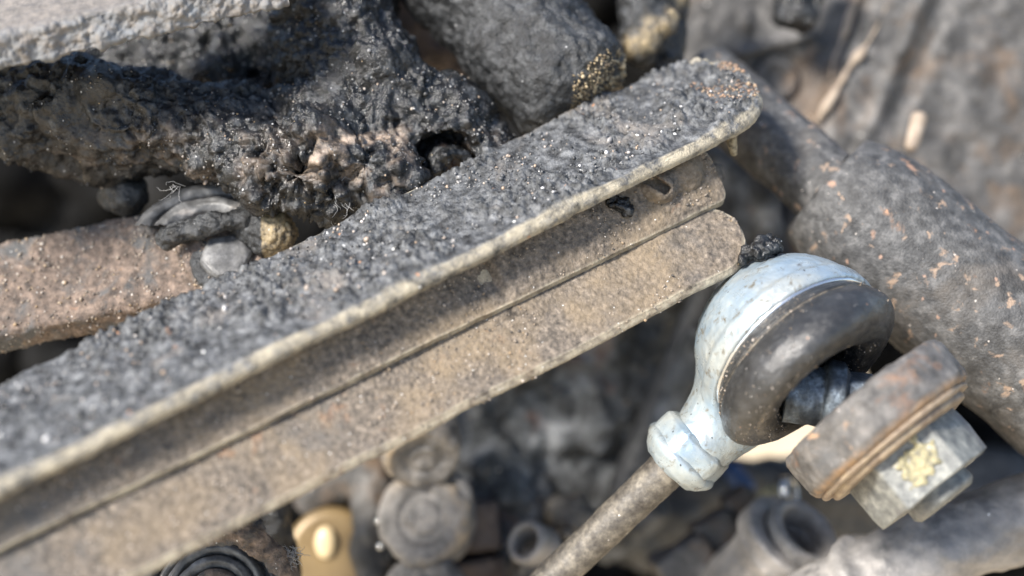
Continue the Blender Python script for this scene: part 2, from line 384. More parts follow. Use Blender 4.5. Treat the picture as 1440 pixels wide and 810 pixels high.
M_tube = mat('tube_paint', [g(.03), g(.068), g(.14, .02)], 4, spec=.35, rough=(.42, .7), bump=.6, bump_scale=24, bump_dist=.03,
             patches=[((.11, .095, .08, 1), .5, .52, .2, 15.0), (g(.022), .8, .58, .12, 5.0), ((.17, .115, .085, 1), 1.5, .63, .06, 3.0), ((.38, .21, .125, 1), 1.5, .675, .03, 3.0), ((.26, .19, .14, 1), 3.2, .60, .06, 9.0)], specks=[(g(.4, .1), 9, .2, .06), ((.34, .21, .145, 1), 1.3, .20, .14), ((.30, .20, .15, 1), 4.1, .20, .10)], pits=(22, .35))
M_house = mat('housing_alloy', [g(.035, .02), g(.08, .03), g(.15, .04)], 1.3, spec=.3, rough=(.5, .75), bump=.4, bump_scale=14,
              patches=[(g(.22, .05), .6, .58, .16, 3.0), ((.13, .09, .06, 1), .7, .52, .16, 7.0), (g(.03), 1.0, .6, .1, 12.0)], specks=[(WHITE, 4, .14, .05)])
M_seam = mat('pale_sealant', [(.18, .14, .11, 1), (.30, .24, .18, 1), (.42, .35, .28, 1)], 3, rough=(.6, .8))
M_back = mat('dark_casting', [g(.012), g(.045, -.05), g(.12, -.05), g(.28, -.03)], 1.1, spec=.35, rough=(.35, .7), bump=.7, bump_scale=8, bump_dist=.1,
             patches=[(g(.26, -.04), .45, .60, .12, 3.0), ((.16, .10, .08, 1), .6, .60, .1, 8.0)], specks=[(WHITE, 2.2, .14, .04), ((.5, .3, .25, 1), 2.6, .12, .03)])
M_cap = mat('cap_steel', [g(.07, .03), g(.15, .05), g(.25, .08)], 2, rough=(.5, .8), bump=.5, bump_scale=14, wear=(.30, .235, .16, 1), patches=[((.20, .14, .10, 1), .9, .60, .12, 4.0), (g(.04), 1.2, .60, .1, 8.0)])
M_brass = mat('brass_plate', [(.11, .075, .035, 1), (.16, .11, .05, 1), (.20, .14, .065, 1)], 1.0, rough=(.35, .5), bump=.1, metal=.2)
M_glint = mat('painted_glint', [(.52, .41, .24, 1), (.58, .46, .28, 1)], 1, rough=(.25, .4), bump=0)  # pale colour painted in for the plug's highlight
M_brown = mat('brown_plate', [(.05, .038, .033, 1), (.11, .085, .072, 1), (.19, .15, .125, 1)], 1.5, rough=(.6, .85), bump=.4, bump_scale=12)
M_alloy = mat('dull_alloy', [g(.14, .03), g(.22, .05), g(.32, .07)], 1.5, rough=(.4, .65), bump=.4, bump_scale=14, metal=.15, patches=[(g(.42, .12), .8, .60, .1, 3.0), (g(.09), .8, .62, .1, 7.0)], specks=[(WHITE, 4, .15, .04)])
M_rod = mat('rod_steel', [(.035, .03, .026, 1), (.10, .088, .072, 1), (.21, .185, .145, 1)], 5, rough=(.4, .65), bump=.5, bump_scale=16, metal=.1, wear=(.5, .45, .33, 1), specks=[(g(.5, .1), 6, .16, .05)])
M_chrome = mat('bright_ring', [(.55, .57, .58, 1), (.7, .7, .7, 1)], 2, rough=(.15, .3), bump=.1, metal=.9)
M_blue = mat('blue_plastic', [(.01, .03, .09, 1), (.015, .06, .18, 1)], 2, rough=(.4, .6), bump=.1)
M_under = mat('underbody', [g(.004), g(.010), g(.022)], .6, rough=(.8, .95), bump=.6, bump_scale=4, bump_dist=.1, spec=.03)  # near-black base colour carries the shade seen through the gaps
M_ground = mat('pale_concrete', [(.42, .33, .21, 1), (.55, .44, .29, 1), (.66, .55, .38, 1)], .25, rough=(.8, .95), bump=.5, bump_scale=2, bump_dist=.2)
M_grain = mat('loose_grains', [g(.015), g(.03), g(.05), g(.07, -.03), g(.09), g(.11), g(.14), g(.18), g(.26, .05), (.36, .26, .18, 1), g(.6)], 5, rough=(.2, .5), bump=.0, island=True, contrast=(0.0, 1.0), spec=.6)
M_dust = mat('dust_grains', [g(.04, .1), g(.09, .14), g(.14, .18), g(.18, .2), g(.22, .2), (.28, .20, .12, 1), g(.30, .2), g(.5, .1)], 5, rough=(.5, .85), bump=.0, island=True, contrast=(0.0, 1.0))
M_scab = mat('scab_grains', [(.05, .045, .04, 1), (.12, .085, .06, 1), (.24, .15, .10, 1), (.34, .22, .14, 1), (.32, .26, .17, 1)], 5, rough=(.5, .8), bump=0, island=True, contrast=(0., 1.))
M_crust = mat('ochre_grains', [(.05, .04, .03, 1), (.13, .10, .065, 1), (.25, .19, .11, 1), (.36, .28, .165, 1), (.45, .38, .26, 1)], 5, rough=(.5, .8), bump=0, island=True, contrast=(0., 1.))
M_fibre = mat('grey_fibre', [g(.25), g(.4)], 5, rough=(.5, .8), bump=0)

# ================================================================== SETTING
gr = mesh_obj('ground', ((np.array([[-20, -20, 0], [20, -20, 0], [20, 20, 0], [-20, 20, 0]]) - [0, 0, CAMH]) * 100) @ RX, [[0, 1, 2, 3]], M_ground, smooth=False)
gr['kind'] = 'structure'
# sheet of the vehicle's underside behind everything, coloured near-black for the shade in the gaps, open where the ground shows through
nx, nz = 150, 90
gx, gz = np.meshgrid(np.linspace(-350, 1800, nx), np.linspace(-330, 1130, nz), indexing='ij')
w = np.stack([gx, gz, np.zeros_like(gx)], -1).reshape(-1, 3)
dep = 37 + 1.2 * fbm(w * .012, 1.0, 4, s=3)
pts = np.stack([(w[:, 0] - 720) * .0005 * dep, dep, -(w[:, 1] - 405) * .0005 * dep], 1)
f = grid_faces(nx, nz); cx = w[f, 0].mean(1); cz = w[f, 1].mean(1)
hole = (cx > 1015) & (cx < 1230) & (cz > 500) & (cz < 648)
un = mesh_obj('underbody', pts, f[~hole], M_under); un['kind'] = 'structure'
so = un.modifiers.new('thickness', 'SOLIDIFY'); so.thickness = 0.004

# ================================================================== THE BEAM
A = P(-90, 720, 20.1); B = P(1079, 150, 25.3)
es = norm(B - A); LEN = np.linalg.norm(B - A)
nd = norm(np.array([0.436, 0, -0.9]) - es * np.dot(es, [0.436, 0, -0.9]))     # down the picture, square to the beam
dd = norm(np.cross(nd, es)); dd = dd if dd[1] > 0 else -dd                     # away from the camera
beam = thing('channel_beam', 'gritty grey steel channel beam running diagonally across the picture', 'beam', A + es * LEN / 2 + nd * 1.2)
def slab(name, lo, hi, thick, s_end, tip, matl, disp, ns=760, nt=110, wear_w=0.16, twist=None, tip_pow=2.0, s_start=0.0, edge_wear=True):
    """a plate along the beam: lo/hi = (down, depth) offsets of its two long edges as functions of s; thick = vector (down, depth)"""
    th = np.linspace(0, np.pi / 2, 60)
    s = np.r_[np.linspace(s_start, s_end - tip, ns, endpoint=False), s_end - tip + tip * np.sin(th)]
    q = np.clip((s - (s_end - tip)) / tip, 0, 1); wd = np.maximum((1 - q ** tip_pow), 0) ** (1 / tip_pow); wd = np.maximum(wd, 0.004)
    # closed section: face, rounded near edge, back, far edge
    tt = np.r_[np.linspace(-1, 1, nt), np.full(10, 1.0), np.linspace(1, -1, 30), np.full(10, -1.0)]
    hh = np.r_[np.zeros(nt), np.linspace(0.04, .96, 10), np.ones(30), np.linspace(.96, 0.04, 10)]
    rnd = np.r_[np.zeros(nt), 0.05 * np.sin(np.linspace(0, np.pi, 10)), np.zeros(30), -0.05 * np.sin(np.linspace(0, np.pi, 10))]
    L0 = np.array([lo(x) for x in s / LEN]); H0 = np.array([hi(x) for x in s / LEN]); 
    wob = .030 * fbm(np.c_[s * .9, 0 * s + thick[0] * 50, 0 * s], 1.0, 3, s=301) - .05 * np.clip(fbm(np.c_[s * 2.2, 0 * s + thick[0] * 50, 0 * s], 1.0, 2, s=303) - .55, 0, 1); H0 = H0 + wob[:, None] * np.array([[.85, .5]])
    mid = (L0 + H0) / 2; half = (H0 - L0) / 2
    off = mid[:, None] + half[:, None] * (tt[None, :, None] * wd[:, None, None]) + rnd[None, :, None] * norm(half[0])[None, None] * (wd[:, None, None] > .02) + hh[None, :, None] * np.asarray(thick)[None, None]
    pts = A + s[:, None, None] * es + off[..., 0:1] * nd + off[..., 1:2] * dd
    m = len(tt); n = len(s); pts = pts.reshape(-1, 3); f = grid_faces(n, m, False, True)
    nn = normals(pts, f); fn = np.cross(es, off[5, nt // 2 + 1, 0] * nd * 0 + (half[0][0] * nd + half[0][1] * dd)); tv = thick[0] * nd + thick[1] * dd
    if np.dot(nn.reshape(n, m, 3)[n // 3, nt // 2], tv) > 0: f = f[:, ::-1]; nn = -nn
    # how near the near edge a point lies
    wl = np.linalg.norm(half, axis=1); dist = ((1 - tt[None]) * (wl * wd)[:, None]); dist = np.where(hh[None] > 0.01, 0, dist)
    wr = np.clip(1 - dist / wear_w, 0, 1); wr = np.maximum(wr, (q[:, None] > .55) * np.clip(1 - (1 - np.abs(tt[None])) * 6 * wd[:, None], 0, 1)).ravel()
    edge = np.minimum(np.clip(dist / .12, 0.0, 1), 1).ravel()
    pts = pts + nn * (disp(pts, edge))[:, None]
    return mesh_obj(name, pts, f, matl, beam, True, wr if edge_wear else wr * 0)
def rough_top(p, e):
    big = fbm(p, 1.1, 3, s=5); b1 = beads(p, 7.5, 3); b2 = beads(p + .37, 14.0, 8); patch = np.clip(.5 + 1.1 * fbm(p, 1.3, 2, s=41), .15, 1)
    b3 = beads(p + .11, 4.6, 12)
    return (0.07 * big + patch * (0.10 * b1 + .035 * b2 + .08 * b3) + .012 * fbm(p, 12, 3, s=9)) * (0.14 + .86 * e)
def rough_web(p, e):
    return (0.04 * fbm(p, 1.2, 3, s=15) + 0.011 * beads(p, 11, 13) + .010 * fbm(p, 20, 3, s=19)) * (0.3 + .7 * e)
lerp = lambda a, b, t: a + (b - a) * t
flange = slab('upper_flange', lambda t: (lerp(-1.40, -1.53, t), 1.75), lambda t: (0.0, 0.0), (0.225, 0.10), LEN + .40, 1.2, M_flange, rough_top, ns=900, nt=130, wear_w=.07, tip_pow=2.1)
# web: hangs under the flange; a dished hollow part-way
def rough_web2(p, e):
    h = rough_web(p, e); c = P(684, 392, 24.1); s = (p - c) @ es; v = (p - c) @ nd
    dish = -0.16 * np.exp(-(np.maximum(-s, 0) / .8) ** 2 - (np.maximum(s, 0) / .10) ** 2 - ((v + .05) / .42) ** 2)
    return h + dish
web = slab('web', lambda t: (0.12, lerp(.55, .58, t)), lambda t: (lerp(.88, 1.18, t), lerp(.52, .56, t)), (0.03, 0.28), LEN - 1.18, .22, M_web, rough_web2, ns=800, nt=70, wear_w=.05, tip_pow=3)
lower = slab('lower_flange', lambda t: (lerp(.76, 1.03, t), lerp(.76, .74, t)), lambda t: (lerp(2.04, 2.27, t), lerp(.24, .10, t)), (0.13, 0.13), LEN - 1.36, .75, M_web, rough_web, ns=800, nt=100, wear_w=.05, tip_pow=2.0)
# boss and lumps on the web near its right end
def on_beam(px, py, dep): return P(px, py, dep)
solid('boss', [('+', s_ell(P(915, 266, 25.34), (.62, .36, .42), es), .1), ('+', s_ell(P(955, 245, 25.46), (.42, .42, .46), es), .2), ('-', s_box(P(922, 258, 24.95), norm(P(942, 270, 24.5) - P(906, 248, 24.5)), (0, 1, 0), (.27, .6, .085), .03), .05)],
      M_web, beam, .035, disp=lambda p: rough_web(p, 1.0) * 1.4, attr=lambda p: np.zeros(len(p)))
solid('gusset', [('+', s_ell(P(974, 262, 25.6), (.22, .30, .75), es), .1), ('+', s_cap(P(940, 306, 25.6), P(968, 304, 25.6), .28, .22), .3)], M_web, beam, .04, disp=lambda p: rough_web(p, 1.0) * 1.4, attr=lambda p: np.zeros(len(p)))
solid('dirt_clot', [('+', s_ell(P(868, 289, 24.85), (.28, .16, .2), (1, 0, -.5)), .1), ('+', s_sph(P(880, 298, 24.75), .12), .1)], M_sludge, beam, .025, disp=lambda p: .09 * fbm(p, 7, 4, s=3), attr=lambda p: np.zeros(len(p)))
solid('drip', [('+', s_cap(P(1028, 188, 25.5), P(1031, 214, 25.5), .11, .07), .05)], M_sand, beam, .025, disp=lambda p: .02 * fbm(p, 9, 3))
p1, n1 = surf_points(flange, 420, lambda p: (np.hypot((p - P(1022, 126, 26))[:, 0] / .62, (p - P(1022, 126, 26))[:, 2] / .22) + .5 * fbm(p, 3, 2) < 1) | (np.hypot((p - P(1045, 88, 26))[:, 0] / .4, (p - P(1045, 88, 26))[:, 2] / .15) < 1))
sz = np.exp(RNG.normal(-4.0, .4, len(p1))); grains('rust_scab', p1 + n1 * (sz * .1)[:, None], sz, M_scab, beam)
pp, pn = surf_points(flange, 1500, lambda p: ((p - A) @ nd < -.16) & (fbm(p, 1.5, 2, s=77) > -.2))
sz = np.exp(RNG.normal(-3.95, .40, len(pp)))
grains('grit', pp + pn * (sz * .35)[:, None], sz, M_grain, beam)
p1, n1 = surf_points(web, 900, lambda p: fbm(p, 1.1, 2, s=9) > 0); p2, n2 = surf_points(lower, 1200, lambda p: fbm(p, 1.1, 2, s=19) > 0); pp = np.r_[p1, p2]; pn = np.r_[n1, n2]
sz = np.exp(RNG.normal(-4.25, .35, len(pp)))
grains('dust_grit', pp + pn * (sz * .3)[:, None], sz, M_dust, beam)

# ================================================================== STABILISER LINK with ball joint
AX1 = np.array([.489, -.62, -.615]); AX1 = norm(AX1)
C0 = P(1116, 494, 25.0)
RODD = norm(np.array([-.70, .16, -.71]))
link = thing('ball_joint_link', 'zinc plated ball joint link with black rubber boot and long rod', 'ball joint', C0)
NECK0 = P(985, 622, 25.3)
solid('socket_housing', [('+', s_sph(C0 - AX1 * .02, 1.715), .05), ('-', s_cyl(C0 + AX1 * .04, C0 + AX1 * 3, 3.0, .02), .05),
                         ('+', s_cyl(C0 - AX1 * .28, C0 + AX1 * .07, 1.735, .06), .10), ('-', s_cyl(C0 - AX1 * .6, C0 + AX1 * 2, 1.50, .05), .05),
                         ('+', s_cap(P(1035, 572, 25.55), NECK0 + np.array([0, 0, 0]), .80, .60), .45),
                         ('-', s_cyl(C0 - AX1 * .3, C0 + AX1 * 2.5, 1.46, .05), .06)], M_zinc, link, .035,
      disp=lambda p: .012 * fbm(p, 2.2, 3, s=2) + .006 * fbm(p, 14, 3, s=4))
cl0 = P(993, 607, 25.3); 
hexprism('neck_collar', cl0 + RODD * .10, RODD, .80, .62, M_zinc, link, rot=.25, bev=.20, disp=lambda p: .015 * fbm(p, 3, 3, s=12) + .006 * fbm(p, 15, 3, s=14))
lathe('neck_ring', cl0 + RODD * .55, RODD, [(.60, -.1), (.74, 0), (.77, .08), (.74, .16), (.62, .32), (.50, .42), (.2, .44)], M_zinc, link, 90, .03, disp=lambda p: -.02 * fbm(p, 3, 3, s=16))
r0 = cl0 + RODD * .8
tube('rod', [r0, r0 + RODD * 2.6, r0 + RODD * 6.0], [.36, .34, .36], M_rod, link, 40, 160, disp=lambda p: .012 * fbm(p, 5, 3, s=22))
AX2 = norm(np.array([.62 * .955, -.30, -.78 * .955]))
def boot_disp(p):
    return .010 * fbm(p, 3, 3, s=31) + .007 * fbm(p, 18, 3, s=33)
bprof = smooth_path([(1.40, -.08), (1.54, .0), (1.64, .10), (1.70, .20), (1.735, .26), (1.70, .295), (1.735, .33), (1.80, .48), (1.77, .68), (1.62, .88), (1.40, 1.0), (1.18, 1.04), (.98, 1.0), (.86, .88), (.80, .65), (.78, .40), (.66, .2)], 320)
BEND = P(1156, 540, 23.95) - C0; seg = 240; V_ = []
for r_, t_ in bprof:
    tt_ = min(max(t_, 0), 1); a_ = norm(AX1 * (1 - .55 * tt_) + AX2 * .55 * tt_); u1 = norm(np.cross(a_, [0, 0, 1.0])); v1 = np.cross(a_, u1)
    th_ = np.linspace(0, 2 * np.pi, seg, endpoint=False)
    V_.append(C0 + BEND * t_ + r_ * (np.cos(th_)[:, None] * u1 + np.sin(th_)[:, None] * v1))
V_ = np.array(V_).reshape(-1, 3); F_ = grid_faces(len(bprof), seg, False, True); nn = normals(V_, F_)
if nn.reshape(-1, seg, 3)[120, 60] @ (V_.reshape(-1, seg, 3)[120, 60] - C0 - BEND * .5) < 0: F_ = F_[:, ::-1]; nn = -nn
V_ = V_ + nn * boot_disp(V_)[:, None]; ix = np.arange(len(bprof))
ba = np.repeat(np.clip(1 - np.abs(bprof[:, 1] - .295) / .02, 0, 1) * (ix < 160) * .8 + (ix > 200) * (ix < 245) * .35, seg)
boot = mesh_obj('rubber_boot', V_, F_, M_boot, link, True, ba)
lathe('clip_ring', C0, AX1, [(1.60, -.02), (1.66, .0), (1.70, .06), (1.68, .12), (1.62, .13)], M_chrome, boot, 160, .02)
S0 = P(1136, 556, 24.2)
D0 = P(1208, 564, 24.1)                       # centre of the thick disc's near face
sa = norm(D0 - S0)
lathe('ball_stud', S0 - sa * .4, sa, [(.02, 0), (.50, 0), (.50, .62), (.62, .66), (.66, .74), (.64, .95), (.52, 1.02), (.42, 1.06), (.42, 2.2), (.02, 2.2)], M_stud, link, 64, .04, disp=lambda p: .015 * fbm(p, 6, 4, s=5))
hexprism('stud_flats', S0 + sa * .62, sa, .50, .45, M_stud, link, rot=.3, bev=.05, disp=lambda p: .012 * fbm(p, 7, 3))
p1, n1 = surf_points(boot, 700, lambda p: fbm(p, 1.2, 2, s=4) > .1); sz = np.exp(RNG.normal(-4.6, .35, len(p1)))
grains('boot_dust', p1 + n1 * (sz * .2)[:, None], sz, M_dust, link)

# thick rusty disc, thin washer and nut on the stud
disc = thing('thick_disc', 'thick rusty steel disc bolted against the ball joint stud', 'disc', D0)
dprof = [(.45, 0), (1.52, 0), (1.61, .03), (1.66, .12), (1.66, .68), (1.61, .80), (1.52, .86), (1.2, .87), (.45, .87)]
dr = resample(dprof, .03); da = np.repeat(np.clip((dr[:, 1] - .70) / .1, 0, 1), 260)
lathe('disc_body', D0, AX2, dr, M_rusty, disc, 260, raw=True, attr=da, disp=lambda p: .025 * fbm(p, 1.6, 3, s=51) + .012 * fbm(p, 9, 4, s=53))
lathe('groove_lip', D0 + AX2 * .84, AX2, [(1.25, -.02), (1.50, -.01), (1.54, .05), (1.50, .10), (1.30, .11)], M_washer, disc, 160, .03, disp=lambda p: .014 * fbm(p, 3, 4, s=57))
wsh = thing('plain_washer', 'thin rusty brown washer between thick disc and hex nut', 'washer', D0 + AX2 * 1.0)
lathe('ring', D0 + AX2 * .87, AX2, [(.5, 0), (1.32, 0), (1.38, .04), (1.38, .15), (1.33, .19), (.5, .2)], M_washer, wsh, 160, .03, disp=lambda p: .012 * fbm(p, 4, 4, s=59))
nut = thing('hex_nut', 'large grey hex nut with worn yellow paint mark', 'nut', D0 + AX2 * 1.2)
_u, _v, _w = basis(AX2); NR = math.atan2(-_v[1], -_u[1]) - math.pi / 6 + .10
hexprism('nut_body', D0 + AX2 * .98, AX2, 1.12, .92, M_nut, nut, rot=NR, bev=.045, disp=lambda p: .02 * fbm(p, 2.2, 3, s=61) + .008 * fbm(p, 12, 3, s=62))
lathe('bolt_end', D0 + AX2 * 1.75, AX2, [(.6, 0), (.60, .35), (.52, .42), (.02, .43)], M_nut, nut, 64, .04, disp=lambda p: .01 * fbm(p, 8, 3))
# paint mark: a thin raised film on the flat that faces the camera
u_, v_, w_ = basis(AX2); best = None
for k in range(6):
    t = NR + 2 * math.pi * (k + .5) / 6; nf = math.cos(t) * u_ + math.sin(t) * v_
    if best is None or nf[1] < best[0][1]: best = (nf, t)
nf = best[0]; tf = np.cross(AX2, nf); fc = D0 + AX2 * 1.42 + nf * (1.12 * math.cos(math.pi / 6))
solid('paint_mark', [('+', s_ell(fc, (.40, .33, .05), None) if False else s_box(fc, tf, AX2, (.34, .27, .035), .03), .05)], M_yellow, nut, .02, warp=lambda p: .16 * np.stack([fbm(p, 5, 3, s=70), 0 * p[:, 0], fbm(p, 5, 3, s=73)], 1), disp=lambda p: .012 * fbm(p, 9, 3, s=77))
# crumb of dirt on the housing
crumb = solid('dirt_crumb', [('+', s_cap(P(1048, 362, 24.75), P(1082, 345, 24.75), .10, .19), .08), ('+', s_sph(P(1068, 352, 24.7), .2), .1)], M_sludge, None, .022, disp=lambda p: .10 * fbm(p, 6, 4, s=81), attr=lambda p: np.zeros(len(p)))
tag(crumb, 'small black crumb of dirt stuck on top of the ball joint', 'dirt')

# ================================================================== UPPER LEFT: sludge casting
cast = thing('sludge_casting', 'lumpy casting caked in black oily sludge behind the beam', 'casting', P(480, 160, 26))
hole_c = P(634, 240, 25.6); hole_ax = norm(np.array([.50, -.80, -.35]))
ops = [('+', s_cap(P(100, 118, 28.6), P(470, 100, 28.8), R(100, 28.6)), .1), ('+', s_cap(P(-60, 152, 26.4), P(160, 165, 26.2), R(70, 26)), .1), ('+', s_cap(P(160, 170, 26.2), P(330, 180, 26.0), R(66, 26), R(62, 26)), .3),
       ('+', s_cap(P(330, 190, 26.0), P(470, 205, 25.8), R(70, 26), R(80, 26)), .4),
       ('+', s_cap(P(455, -90, 27.6), P(480, 60, 27.2), R(84, 27), R(84, 27)), .4), ('+', s_cap(P(480, 60, 27.2), P(540, 150, 26.4), R(82, 27), R(84, 26)), .5),
       ('+', s_cap(P(540, 150, 26.4), P(625, 185, 26.2), R(84, 26), R(66, 26)), .5), ('+', s_cap(P(625, 185, 26.2), P(690, 205, 26.1), R(60, 26), R(34, 26)), .4),
       ('+', s_cap(P(440, 245, 25.5), P(540, 245, 25.5), R(48, 25), R(50, 25)), .4), ('+', s_sph(P(478, 272, 25.5), R(34, 25)), .3), ('+', s_sph(P(370, 240, 25.5), R(42, 25)), .4),
       ('+', s_sph(P(560, 262, 25.7), R(38, 25)), .3), ('+', s_tor(P(170, 150, 25.4), (0.2, -1, .2), R(34, 25), R(16, 25)), .25),
       ('-', s_ell(P(350, 105, 25.2), (R(55, 25), R(60, 25), R(120, 25)), (1, .0, -.25)), .35),
       ('-', s_cyl(hole_c - hole_ax * .9, hole_c + hole_ax * 3.0, R(54, 25), .05), .10),
       ('-', s_sph(P(425, 245, 24.8), R(20, 25)), .15), ('-', s_sph(P(512, 232, 24.75), R(20, 25)), .15), ('-', s_sph(P(192, 207, 25.0), R(26, 25)), .2), ('-', s_sph(P(470, 275, 24.8), R(15, 25)), .1)]
def sl_disp(p):
    rgh = np.clip(.45 + 1.3 * fbm(p, .8, 3, s=95), .05, 1.15); low = np.clip((1.2 - 0) * 0 + (p[:, 0] > -99) * 1.0, 0, 1)
    lump = np.clip(fbm(p, 1.4, 3, s=91), -.9, .9) + .8 * np.clip(fbm(p, .6, 2, s=89), -.8, .8)
    cr = np.abs(fbm(p, 3.1, 3, s=97)); crust = np.exp(-((p[:, 2] - P(470, 232, 25)[2]) / .80) ** 2 - ((p[:, 0] - P(455, 240, 25)[0]) / 1.6) ** 2)
    rid = np.abs(fbm(p, 2.3, 4, s=191)); pit = np.clip(fbm(p, 3.4, 3, s=193) - .35, 0, 1)
    return .20 * lump + rgh * (.10 * beads(p, 4.6, 92) + .05 * beads(p, 10, 94)) + .045 * fbm(p, 5, 5, gain=.55, s=93) - .10 * np.clip(.25 - rid, 0, 1) / .25 * rgh - .25 * pit - crust * .30 * np.clip(.30 - cr, 0, 1) / .30 + crust * .22 * beads(p, 3.2, 98) + crust * .06 * beads(p, 7.0, 99)
def sl_attr(p):
    q = np.exp(-(((p[:, 0] - P(490, 232, 25)[0]) / .55) ** 2 + ((p[:, 2] - P(490, 222, 25)[2]) / .45) ** 2)) + .9 * np.exp(-(((p[:, 0] - P(600, 195, 25)[0]) / .95) ** 2 + ((p[:, 2] - P(640, 196, 25)[2]) / .20) ** 2))
    q = q + .7 * np.exp(-(((p[:, 0] - P(560, 250, 25)[0]) / .35) ** 2 + ((p[:, 2] - P(560, 258, 25)[2]) / .35) ** 2))
    q = q + .25 * np.exp(-(((p[:, 0] - P(300, 220, 26)[0]) / 2.4) ** 2 + ((p[:, 2] - P(300, 235, 26)[2]) / .6) ** 2))
    return np.clip(q * 1.6 * (.42 + 1.3 * fbm(p, 3, 3, s=99)), 0, 1)
sbody = solid('body', ops, M_sludge, cast, .041, disp=sl_disp, attr=sl_attr)
lathe('bush_end', hole_c - hole_ax * .12 + np.array([.10, 0, -.06]), hole_ax, [(.02, -.02), (.20, -.03), (.24, .04), (.38, .04), (.45, .0), (.47, -.10), (.47, -.9)], M_sludge, cast, 64, .03, disp=lambda p: -.05 * fbm(p, 5, 4, s=103) - .04 * beads(p, 8, 3))
pp, pn = surf_points(sbody, 1700, lambda p: fbm(p, 1.4, 3, s=105) > .2); sz = np.exp(RNG.normal(-4.2, .45, len(pp)))
grains('sludge_grit', pp + pn * (sz * .3)[:, None], sz, M_grain, cast)
fibres('fibres', [P(470 + RNG.normal(0, 14), 285 + RNG.normal(0, 8), 24.9) for _ in range(16)] + [P(250 + RNG.normal(0, 10), 262, 25.3) for _ in range(6)], .5, M_fibre, cast, .005)

# crusted cylinder
CYA = P(590, -110, 28.2); CYB = P(828, 152, 26.6)
cyl = thing('crusted_cylinder', 'thick black cylinder with ochre crust at its lower end', 'cylinder', CYB)
cd = norm(CYB - CYA); cl = np.linalg.norm(CYB - CYA)
cattr = lambda p: np.clip(((p - CYA) @ cd - cl + .30) / .3, 0, 1) * np.clip(.4 + fbm(p, 2.2, 3, s=118), 0, .8) * ((p - CYB)[:, 0] > -.1)
solid('barrel', [('+', s_cyl(CYA, CYB, R(92, 27.5), .75), .1)], M_cyl, cyl, .05, disp=lambda p: .09 * fbm(p, 1.8, 4, s=111) - .05 * np.clip(.10 - np.abs(fbm(p, 2.6, 3, s=119)), 0, 1) / .10 + .045 * beads(p, 7, 112) * np.clip(.4 + fbm(p, 1, 2, s=114), 0, 1) + .02 * fbm(p, 10, 3, s=113), attr=cattr)
p1, n1 = surf_points(cyl.children[0], 800, lambda p: (((p - CYA) @ cd - cl) > -.34 + .30 * fbm(p, 2.5, 3, s=7)) & ((p - CYB)[:, 0] > -.35))
sz = np.exp(RNG.normal(-3.75, .4, len(p1))); grains('end_crust', p1 + n1 * (sz * .2)[:, None], sz, M_crust, cyl)
# brown recess behind, between casting and cylinder
rec = thing('recess_block', 'brown dusty block in the gap left of the black cylinder', 'block', P(600, 40, 30))
solid('block_body', [('+', s_box(P(600, -10, 30.3), (1, .2, -.3), (0, 1, 0), (1.3, .5, 1.6), .2), .1)], M_brown, rec, .08, disp=lambda p: .08 * fbm(p, 2, 4, s=121))
# cracked stub
stub = thing('cracked_stub', 'dark cracked stub hanging above the beam tip', 'stub', P(912, 60, 28))
solid('stub_body', [('+', s_cap(P(905, -80, 28.2), P(902, 62, 27.9), .60, .42), .1), ('+', s_cap(P(940, -80, 28.6), P(936, 90, 28.4), .50, .36), .12), ('+', s_sph(P(934, 30, 27.8), .30), .15)],
      M_cyl, stub, .05, attr=lambda p: np.clip(fbm(p, 1.5, 3, s=127) * 1.2, 0, 1), disp=lambda p: .06 * fbm(p, 2.4, 4, s=123) + .03 * beads(p, 6, 126) - .14 * np.clip(.12 - np.abs(fbm(p, 1.6, 3, s=125)), 0, 1) / .12 * .6)
# blurred plate in the top left corner
tl = thing('corner_plate', 'blurred dusty plate with pale fuzzy edge in upper left corner', 'plate', P(150, 30, 22.5))
PA = P(-260, 140, 22.4); PB = P(405, -8, 24.2); pe = norm(PB - PA); pl = np.linalg.norm(PB - PA)
ns, nt = 420, 60
s = np.linspace(0, pl, ns); 
pnrm = norm(np.array([-.22, .0, -.97]) - pe * np.dot(pe, [-.22, 0, -.97])); pdep = norm(np.cross(pe, pnrm)); pdep = pdep if pdep[1] > 0 else -pdep
sec = np.r_[np.stack([np.linspace(-1.5, -.42, 40), np.linspace(1.9, .06, 40)], 1), np.stack([np.linspace(-.40, -.33, 6), np.linspace(.03, 0, 6)], 1), np.stack([np.linspace(-.28, .14, 24), np.linspace(0.0, .10, 24)], 1), np.stack([np.linspace(.16, -.9, 30), np.linspace(.16, 2.4, 30)], 1)]
pts = (PA + s[:, None, None] * pe + sec[None, :, 0:1] * pnrm + sec[None, :, 1:2] * pdep).reshape(-1, 3)
f = grid_faces(ns, len(sec)); nn = normals(pts, f)
if nn.reshape(ns, len(sec), 3)[ns // 2, 55][1] > 0: f = f[:, ::-1]; nn = -nn
ew = np.tile(np.r_[np.zeros(36), np.linspace(0, 1, 10), np.ones(24), np.linspace(1, 0, 8), np.zeros(22)], ns)
pts = pts + nn * ((.02 + .05 * ew) * fbm(pts, 5, 4, s=131) + .03 * ew * beads(pts, 7, 133))[:, None]
mesh_obj('plate_body', pts, f, M_plate, tl, True, ew)
